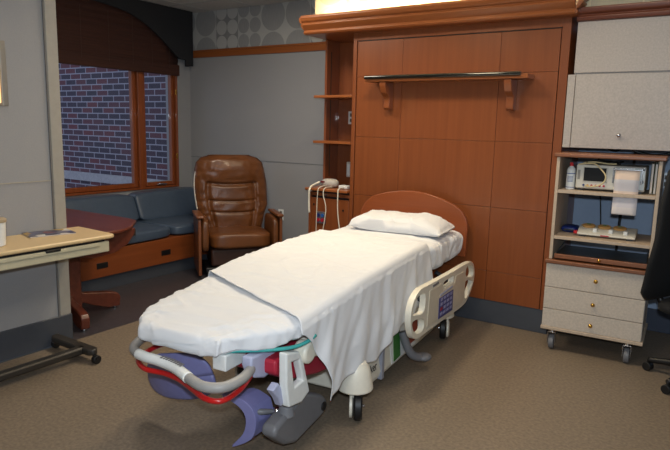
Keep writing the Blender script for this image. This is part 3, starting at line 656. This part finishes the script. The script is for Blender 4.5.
for k in range(5):
    a = 2*pi*k/5+.5; c_, s_ = cos(a), sin(a)
    MB().tube([(0, 0, .10), (.15*c_, .15*s_, .09), (.29*c_, .29*s_, .068)], .02, 10, rs=(.028, .016)).build('base_leg', black, oc, smooth=True)
    MB().cyl((.29*c_, .29*s_, .027), .027, .045, 'x', 16).cyl((.29*c_, .29*s_, .055), .008, .03).build('caster', black, oc, .003)

# ------------------------------------------------------------ hospital bed
TH = R(5.5)
BP = Vector((-1.862, 2.397, 0))
hb = thing('hospital_bed', 'cream framed hospital bed with side rails in the middle of the room', 'bed', BP, TH)
def on_bed(name, label, cat, x=0, y=0, z=0, rz=0):
    p = Matrix.Rotation(TH, 4, 'Z') @ Vector((x, y, z)); return thing(name, label, cat, BP+p, TH+rz)
# base shroud
MB().prism([(-.38, .075), (-.395, .11), (-.355, .30), (.355, .30), (.395, .11), (.38, .065), (.33, .055), (-.33, .055)], .12, 1.42, 'xz').build('base_shroud', offw, hb, .012)
MB().box(.36, .402, .36, .395, .06, .31).build('shroud_strip', mat('strip_grey', (150, 152, 164), .4), hb, .004)
# side panel with the pedal markings
def sidep(v, z, o=.0): return (.395-.040*max(0, (z-.11)/.19)+o, v, z)
pp = MB()
def quad(mb, pts, th=.004):
    a = [mb.bm.verts.new(sidep(v, z, .004)) for v, z in pts]; b2 = [mb.bm.verts.new(sidep(v, z, .004+th)) for v, z in pts]
    mb.bm.faces.new(a[::-1]); mb.bm.faces.new(b2)
    for i in range(len(pts)): mb.bm.faces.new((a[i], a[(i+1) % len(pts)], b2[(i+1) % len(pts)], b2[i]))
quad(pp, [(.50, .10), (.98, .11), (1.04, .18), (1.0, .27), (.58, .28), (.52, .24)]); pp.build('pedal_plate', whitep, hb, .002)
g_ = MB(); quad(g_, [(.53, .11), (.63, .115), (.68, .26), (.58, .26)], .006); lab(g_.build('pedal_marking', green, hb), 'green pedal marking')
g_ = MB(); quad(g_, [(.78, .13), (.94, .135), (.98, .265), (.78, .265)], .006); lab(g_.build('pedal_marking', brickred, hb), 'red brown pedal marking')
text('maker_logo', 'stryker', black, .064, hb, (.3925, .215, .165), (R(80), R(0), R(90)))
MB().tube([(.40, .66, .25), (.425, .67, .17), (.455, .69, .11), (.49, .73, .085)], .026, 12).ball((.505, .76, .082), .048, 16, (1.0, 1.1, .5)).build('brake_pedal', greyp, hb, smooth=True)
def ring(pts, n=5):   # Catmull-Rom closed
    out = []; L = len(pts)
    for i in range(L):
        p0, p1, p2, p3 = [Vector(pts[(i+k) % L]) for k in (-1, 0, 1, 2)]
        for j in range(n):
            t = j/n; q = .5*((2*p1)+(-p0+p2)*t+(2*p0-5*p1+4*p2-p3)*t*t+(-p0+3*p1-3*p2+p3)*t**3); out.append((q.x, q.y))
    return out
# casters with domed covers
for x, y, big in ((.43, -.0, 1), (-.36, .12, 1), (.43, 1.37, 0), (-.43, 1.37, 0)):
    MB().lathe([(.088, .158), (.092, .165), (.083, .22), (.072, .27), (.05, .30)], Matrix.Translation((x-.02*(1 if x > 0 else -1), y, 0)), 32).build('caster_cover', offw, hb, .003)
    rr = .075; sw = Matrix.Translation((x, y, 0)) @ Matrix.Rotation(R(25 if big else 16), 4, 'Z'); hs = -1 if big else 1
    w_ = MB().lathe([(.03, -.021), (rr-.008, -.021), (rr, -.013), (rr, .013), (rr-.008, .021), (.03, .021)], sw @ Matrix.Translation((0, -.01, rr)) @ Matrix.Rotation(pi/2, 4, 'Y'), 32).build('wheel', tyre, hb, smooth='auto')
    MB().lathe([(.045, -.012), (.062, -.008), (.062, .004), (.045, .012)], sw @ Matrix.Translation((hs*.034, -.01, rr)) @ Matrix.Rotation(pi/2, 4, 'Y'), 28).build('hub', offw, w_, smooth='auto')
    MB().box(-.034 if big else .022, -.022 if big else .034, -.03, .012, .07, .158, sw).box(-.034, .034, -.03, .012, .153, .162, sw).build('fork', offw, w_, .004)
    MB().cyl((hs*-.026, -.01, rr), .009, .012, 'x', 12).build('axle', chrome, w_).matrix_basis = sw
# columns and litter
for y in (.25, 1.2): MB().box(-.14, .14, y-.12, y+.12, .301, .50).build('lift_column', dkgrey, hb, .02)
MB().box(-.35, .35, -.36, 1.76, .50, .555).build('litter_frame', offw, hb, .008)
MB().box(-.27, .2, -.62, -.361, .52, .545).build('foot_deck', whitep, hb, .006)
# headboard
hp_ = [(-.44, .50), (.44, .50), (.445, .74), (.43, .79), (.395, .845), (.33, .89), (.22, .932), (.10, .962), (0, .970), (-.10, .966), (-.22, .945), (-.33, .912), (-.395, .86), (-.43, .80), (-.445, .74)]
MB().prism(hp_, 1.80, 1.832, 'xz').build('headboard', headw, hb, .006, seg=3)
# side rails
outer = ring([(.43, .50), (.405, .41), (.45, .315), (.53, .275), (.70, .267), (1.1, .247), (1.42, .232), (1.56, .25), (1.69, .33), (1.715, .42), (1.65, .50), (1.52, .525), (1.1, .537), (.70, .553), (.53, .555)], 4)
h1 = ring([(.462, .50), (.442, .44), (.46, .43), (.60, .405), (.635, .44), (.635, .50), (.61, .522), (.52, .528)], 3)
h2 = ring([(.44, .40), (.465, .335), (.54, .302), (.61, .300), (.635, .33), (.60, .372)], 3)
h3 = ring([(1.485, .49), (1.49, .435), (1.64, .395), (1.685, .42), (1.64, .475), (1.56, .505)], 3)
h4 = ring([(1.485, .40), (1.485, .29), (1.54, .265), (1.63, .315), (1.675, .36)], 3)
h5 = ring([(.98, .505), (.98, .475), (1.0, .465), (1.16, .460), (1.18, .47), (1.18, .498), (1.16, .505)], 3)
def rail(s):
    x0, x1 = (.505, .54) if s > 0 else (-.54, -.505); dz = 0 if s > 0 else -.09
    r_ = MB().prism([(v, z+dz) for v, z in outer], x0, x1, 'yz', [[(v, z+dz) for v, z in h] for h in (h1, h2, h3, h4, h5)]).build('side_rail', offw, hb, .007, seg=3)
    MB().prism([(.68, .30+dz), (1.42, .262+dz), (1.46, .30+dz), (1.46, .455+dz), (1.43, .485+dz), (1.23, .495+dz), (1.2, .45+dz), (.96, .455+dz), (.93, .51+dz), (.70, .515+dz)], x1 if s > 0 else x0-.004, x1+.004 if s > 0 else x0, 'yz').build('rail_panel', mat('cream_panel', (220, 210, 190), .4), r_, .003)
    xa, xb = (x1+.004, x1+.008) if s > 0 else (x0-.008, x0-.004)
    kp = MB().prism([(.88, .292+dz), (1.17, .275+dz), (1.17, .415+dz), (.88, .425+dz)], xa, xb, 'yz').build('keypad', indigo, r_, .002)
    kk = MB(); k2 = MB()
    for i in range(4):
        for j in range(4):
            v = .905+i*.066; z = .308+j*.031-i*.003+dz
            (k2 if (i, j) == (0, 1) else kk).box(xb if s > 0 else xa-.002, xb+.002 if s > 0 else xa, v, v+.04, z, z+.018)
    kk.build('button_marks', mat('pale_violet', (150, 150, 190), .5), kp)
    lab(k2.build('button_marks', redk, kp), 'red call button')
    MB().box(xa-.002, xb-.001, .90, 1.15, .434+dz, .446+dz).build('label_strip', lav, r_)
    MB().box(xa-.004, xb-.003, .76, .86, .524+dz, .536+dz).build('embossed_marks', greyp, r_)
    for v in (.8, 1.35): MB().tube([(s*.36, v, .47+dz/3), (s*.46, v, .42+dz), (s*.505, v, .40+dz)], .016, 10).build('rail_arm', dkgrey, r_, smooth=True)
rail(1); rail(-1)
# foot bumper and red release bar
bump = [(-.34, -.45, .50), (-.37, -.56, .475), (-.372, -.655, .465), (-.325, -.74, .462), (-.24, -.785, .465), (-.125, -.80, .468), (-.02, -.815, .466), (.10, -.865, .465), (.20, -.895, .465), (.268, -.86, .465), (.285, -.77, .468), (.262, -.68, .47)]
MB().tube(bump, .021, 14).build('foot_bumper', bumpg, hb, smooth=True)
bs_ = MB().tube([(-.255, -.782, .4645), (-.19, -.797, .467), (-.125, -.80, .468), (-.02, -.815, .466), (.10, -.865, .465)], .0225, 14).build('bumper_sleeve', whitep, hb, smooth=True)
for i in range(9):
    t = i/9; x = -.10+t*.14; MB().box(x, x+.009, -.806-.03*t*t-.0085, -.79-.03*t*t, .4885, .4905 if i % 2 else .491).build('warning_print', mat('print_grey', (120, 116, 116), .6), bs_)
redb = [(-.24, -.34, .43), (-.33, -.54, .42), (-.335, -.66, .415), (-.30, -.74, .412), (-.20, -.80, .415), (-.10, -.79, .413), (.0, -.805, .412), (.10, -.845, .412), (.20, -.885, .412), (.265, -.865, .412), (.272, -.76, .42), (.25, -.655, .44)]
MB().tube(redb, .0115, 12).build('release_bar', redm, hb, smooth=True)
# foot section structure
MB().box(.105, .175, -.73, -.36, .455, .525).build('foot_beam', whitep, hb, .006)
MB().box(-.365, -.315, -.60, -.30, .455, .52).build('foot_beam', whitep, hb, .006)
MB().prism([(-.695, .489), (-.69, .525), (-.611, .52), (-.377, .47), (-.377, .428), (-.60, .405), (-.667, .43)], .225, .275, 'yz').build('foot_bracket', lav, hb, .008)
MB().cyl((.262, -.685, .472), .014, .03, 'y', 12).build('bracket_collar', whitep, hb)
# calf supports : curved cradles
def cradle(name, M, w=.17, r=.14, a0=-75, a1=75, th=.016, taper=.25):
    def f(u, v):
        a = R(a0+(a1-a0)*v); k = 2*u-1; e = (1-abs(2*v-1)**2.6)
        ww = w*(.35+.65*e**.5) if e > 0 else w*.35
        return M @ Vector((r*sin(a), k*ww/2, r*(1-cos(a))))
    return MB().grid(f, 12, 30).build(name, purple, hb, smooth=True, solid=th, sub=1)
def pad(u, v):
    # shallow bucket shaped calf pad seen from inside
    a = 2*pi*v; q = lambda t, e: math.copysign(abs(t)**e, t)
    x = .205*u*q(cos(a), .72); z = .125*u*q(sin(a), .72)
    return (-.295+x*(1-.12*z/.12), -.54+1.3*x*x+.9*z*z-.25*z, .258+z+.20*x)
MB().grid(pad, 16, 64).build('calf_support', purple, hb, smooth=True, solid=.014)
ci = [(.062, .266), (.125, .250), (.166, .222), (.178, .180), (.162, .122), (.112, .062)]
co = [(.058, .274), (.145, .282), (.210, .250), (.230, .185), (.205, .108), (.112, .048)]
cm = MB().prism(ring(co+ci[::-1], 3), -.60, -.575, 'xz')
def crad(u, v):
    k = v*(len(co)-1); i = min(int(k), len(co)-2); f_ = k-i
    x = co[i][0]*(1-f_)+co[i+1][0]*f_; z = co[i][1]*(1-f_)+co[i+1][1]*f_
    e = max(.12, 1-abs(2*v-1)**3)**.5
    return (x-.008+.01*u*e, -.59+.13*u*e, z-.003+.0*u*e)
for k in (0, .014): cm.grid(lambda u, v: tuple(Vector(crad(u, v))-Vector((k, 0, 0))), 10, 40)
cm.build('calf_support', purple, hb, .004, seg=2)
MB().tube([(-.30, -.43, .24), (-.28, -.30, .35), (-.27, -.25, .50)], .018, 10).build('support_arm', greyp, hb, smooth=True)
MB().tube([(.175, -.575, .215), (.265, -.50, .212)], .013, 12, rs=(.018, .010)).build('support_arm', greyp, hb, smooth=True)
MB().ball((.272, -.50, .214), .020, 14).build('ball_joint', chrome, hb, smooth=True)
# foot rest : grey block on a white folding arm
MB().prism([(-.38, .265), (-.30, .235), (-.20, .185), (-.155, .145), (-.155, .100), (-.20, .078), (-.44, .050), (-.53, .085), (-.615, .160), (-.605, .198), (-.54, .215), (-.465, .235)][::-1], .262, .338, 'yz').build('foot_rest', greyp, hb, .018, seg=3)
MB().cyl((.339, -.195, .125), .022, .010, 'x', 20).build('pivot_cap', black, hb, .002)
MB().cyl((.315, -.49, .225), .038, .05, 'z', 24, .030).build('ball_socket', mat('mid_grey', (126, 126, 130), .45), hb, .006)
arm = [(-.588, .529), (-.485, .505), (-.455, .46), (-.394, .286), (-.46, .262), (-.56, .28), (-.585, .389)]
hole = [(-.545, .475), (-.488, .468), (-.447, .36), (-.52, .355)]
MB().prism(arm, .335, .375, 'yz', [hole]).build('folding_arm', whitep, hb, .008, seg=3)
MB().prism([(-.641, .38), (-.60, .40), (-.57, .36), (-.55, .30), (-.575, .285), (-.60, .33)], .31, .345, 'yz').build('arm_link', lav, hb, .005)
MB().cyl((.36, -.42, .480), .050, .07, 'x', 28).build('pivot_drum', offw, hb, .014, seg=3)
MB().cyl((.36, -.29, .470), .046, .08, 'x', 28).cyl((.36, -.34, .475), .040, .05, 'x', 28).build('pivot_drum', offw, hb, .012, seg=3)
MB().prism([(-.60, .49), (.0, .50), (.02, .44), (-.02, .27), (-.25, .305), (-.487, .366), (-.60, .43)], .04, .33, 'yz').build('seat_skirt', redp, hb, .012)

# ------------------------------------------------------------ mattress, sheets, pillow
ZT = [(-.80, .585), (-.72, .604), (-.6, .628), (-.42, .65), (-.17, .675), (.13, .70), (.5, .715), (.8, .724), (1.3, .72), (1.8, .72)]
LE = [(-.80, .20), (-.76, .27), (-.70, .335), (-.62, .365), (-.4, .378), (-.1, .392), (.2, .402), (1.7, .405), (1.8, .395)]
RE = [(-.80, .08), (-.765, .145), (-.70, .20), (-.63, .29), (-.55, .355), (-.42, .395), (-.2, .405), (1.7, .405), (1.8, .395)]
TK = [(-.8, .62), (-.5, .75), (-.2, 1), (.7, 1), (1.0, 1.7), (1.8, 1.75)]
HW = [(a, (interp(LE, a)+interp(RE, a))/2) for a in [-.8+.02*k for k in range(131)]]
CXX = [(a, (interp(RE, a)-interp(LE, a))/2) for a in [-.8+.02*k for k in range(131)]]
def topz(v): return interp(ZT, v)
def slab(v0, v1, grow, thick, nse=.0, nsides=96, nv=150, zoff=0, seed=0):
    def f(u, w):
        # spacing finer at ends
        s_ = .5-.5*cos(pi*u); v = v0+(v1-v0)*(.4*u+.6*s_)
        a = 2*pi*w; ca, sa = cos(a), sin(a)
        endf = min(1, max(0, (v-v0)/.03)); endh = min(1, max(0, (v1-v)/.03)); e = math.sqrt(max(.0, 1-(1-endf)**2))*math.sqrt(max(.0, 1-(1-endh)**2))
        hw = interp(HW, v)+grow; t = thick/2*interp(TK, v)
        x = math.copysign(abs(ca)**.30, ca); z = math.copysign(abs(sa)**.42, sa)
        X = interp(CXX, v)+hw*x*(.90+.10*e); Z = topz(v)+zoff-t+t*z*(.25+.75*e)
        if nse:
            p = Vector((X*3.2, v*3.2, Z*5+seed)); n1 = noise.noise(p)
            side = max(0, (abs(x)-.8)/.2)
            # vertical pulls on the sides, soft creases on top
            wr = abs(noise.noise(Vector((v*11+X*5, X*3-v*2, seed+2))))
            Z += (1-side)*(nse*(.5*n1-.5*wr) if sa > 0 else 0)
            s2 = noise.noise(Vector((v*16+Z*6, Z*2.5, seed+9)))+.5*noise.noise(Vector((v*34-Z*10, Z*3, 4)))
            X += side*math.copysign(1, x)*(nse*(.75+.7*(v > 1))*s2+(.022*min(1, max(0, (v-.9)/.2)) if v < 1.74 else 0))
            ft = max(0, min(1, (.1-v)/.5))
            cr1 = max(0, 1-abs(noise.noise(Vector((X*5+v*3+40, v*6-X*4, 11))))*7)+.7*max(0, 1-abs(noise.noise(Vector((X*9-v*8, v*5+X*6, 21))))*8)
            if sa > 0: Z += .0055*cr1*(.35+.65*ft)*(1-.5*side)
            fl = max(0, 1-abs(noise.noise(Vector((v*13+X*9, Z*4+X*3, 31))))*5)
            Y_ = side*ft*.010*fl; X += math.copysign(Y_, x)
            if v < -.66: v -= (.012*fl+.010*noise.noise(Vector((X*18, Z*5, 3))))*min(1, (-.66-v)/.06)*(1 if z < .8 else .3)
            if sa < 0: Z -= .012*ft*abs(noise.noise(Vector((X*8, v*10, 5))))
            if endf < 1: v -= nse*.9*noise.noise(Vector((X*14, Z*3, 3)))*(1-endf)
            if sa < -.2: Z += side*nse*1.2*noise.noise(Vector((v*9, 2, seed)))
        return (X, v, Z)
    return MB().grid(f, nv, nsides, True)
mt = on_bed('mattress', 'bed mattress with teal edge showing under the white sheet', 'mattress')
slab(-.755, 1.775, -.015, .10, zoff=-.02, nsides=48, nv=60).build('mattress_body', teal, mt, smooth=True)
tealp = [(.15, -.72, .535), (.21, -.67, .535), (.31, -.595, .535), (.37, -.52, .535), (.398, -.46, .545), (.408, -.41, .56)]
MB().tube(tealp, .0085, 8).build('piping', teal, mt, smooth=True)
fs = on_bed('fitted_sheet', 'wrinkled white fitted sheet over the mattress at the foot of the bed', 'bed sheet')
fs_o = slab(-.775, 1.782, .0, .125, nse=.020, nsides=170, nv=260).build('sheet_cover', sheet, fs, smooth=True)
ds = on_bed('draw_sheet', 'white draw sheet laid across the bed and hanging over its right side', 'bed sheet')
def dsf(u, w):
    # w: along the bed, u: across, left to right then hanging down
    tot_top = .86; hang = interp([(0, .39), (.1, .375), (.25, .395), (.38, .405), (.55, .37), (.8, .32), (1, .28)], w)
    hang += .012*sin(w*23)+.010*noise.noise(Vector((w*9, 1, 1)))
    s = u*(tot_top+hang)
    vs0 = -.15-.37*min(1, max(0, s/.84))
    if s > .86: vs0 += min(1, (s-.86)/.3)**.7*.21
    ve = 1.02
    v = vs0+(ve-vs0)*w
    hw = max(interp(HW, v), .388); rr = .035
    x = -.425+s
    edge = hw+.006
    lift = .006+.004*math.exp(-(w/.02)**2)
    n1 = noise.noise(Vector((x*2.6+v*1.1, v*2.2, 5))); cre = abs(noise.noise(Vector((x*4+v*7, v*4-x*5, 8))))
    if x < -.385:
        k = (-.385-x)/.04; lx_ = interp(LE, v); return (-lx_+.018-.020*sin(k*1.5), v, topz(v)+lift-.004-.055*k*k)
    if x < -.34: x = -.34-(-.34-x)*((interp(LE, v)-.018-.34)/.045)
    if x < edge-rr:
        c3 = max(0, 1-abs(noise.noise(Vector((x*3+v*6, v*3-x*2+9, 4))))*9)+.6*max(0, 1-abs(noise.noise(Vector((x*7-v*5, v*6, 14))))*9); return (x, v, topz(v)+lift+.007*n1-.006*cre+.006+.0045*c3)
    d = x-(edge-rr); ang = min(pi/2, d/rr)
    if d < rr*pi/2:
        return (edge-rr+rr*sin(ang)+.004, v, topz(v)+lift-rr+rr*cos(ang)+.006*(1-ang/(pi/2))*1)
    dd = d-rr*pi/2; k = min(1, dd/.25)
    fold = (.5*sin(v*19+.6+dd*2)+.35*sin(v*37+dd*5)+.6*noise.noise(Vector((v*6, dd*1.5, 2))))*.022*k
    pull = .008*noise.noise(Vector((v*14+dd*8, dd*4, 3)))
    return (edge+.010+.022*k+fold+pull, v+.02*k*sin(v*9), topz(v)+lift-rr-dd)
MB().grid(dsf, 150, 150).build('sheet_cloth', sheet2, ds, smooth=True, solid=.003)
pl = on_bed('pillow', 'white pillow lying flat against the wooden headboard', 'pillow', .06, 1.455, .758, R(2))
def pilf(u, v):
    a = 2*pi*v; p = -1+2*u; q = lambda t, e: math.copysign(abs(t)**e, t)
    lx = .335*p; ex = max(0, 1-abs(p)**(5 if p < 0 else 3.2))
    wy = .205*(.90+.10*abs(p)**2)*(1 if ex > 0 else 1)
    y = wy*q(cos(a), .75); s = sin(a)
    yy = abs(y)/.205
    h = .080*(ex**.45)*(max(0, 1-yy**4)**.5 if yy < 1 else 0)
    z = (h*1.0 if s > 0 else -h*.6)
    n_ = noise.noise(Vector((lx*7, y*7, s*2)))*.010+noise.noise(Vector((lx*4+y*14, y*5, 3)))*.010+.006*max(0, 1-abs(noise.noise(Vector((lx*6+y*5, y*9-lx*7, 8))))*7)
    z += n_*(1 if s > 0 else .3)+.02*max(0, .0-p)*0
    z -= .02*(p > .7)*(p-.7)*3
    return (lx+.012*n_, y+.02*n_, z+.0)
MB().grid(pilf, 80, 80, True).build('pillow_body', pillowm, pl, smooth=True)
def cuff(u, v):
    a = 2*pi*v; y = .20*cos(a)*(1-.05*u); z = .034*sin(a)*(1+.25*u)+.004*sin(a*5)-.018
    return (.345+u*.075, y, z)
MB().grid(cuff, 8, 48).build('pillowcase_hem', pillowm, pl, smooth=True, solid=.003) if False else None
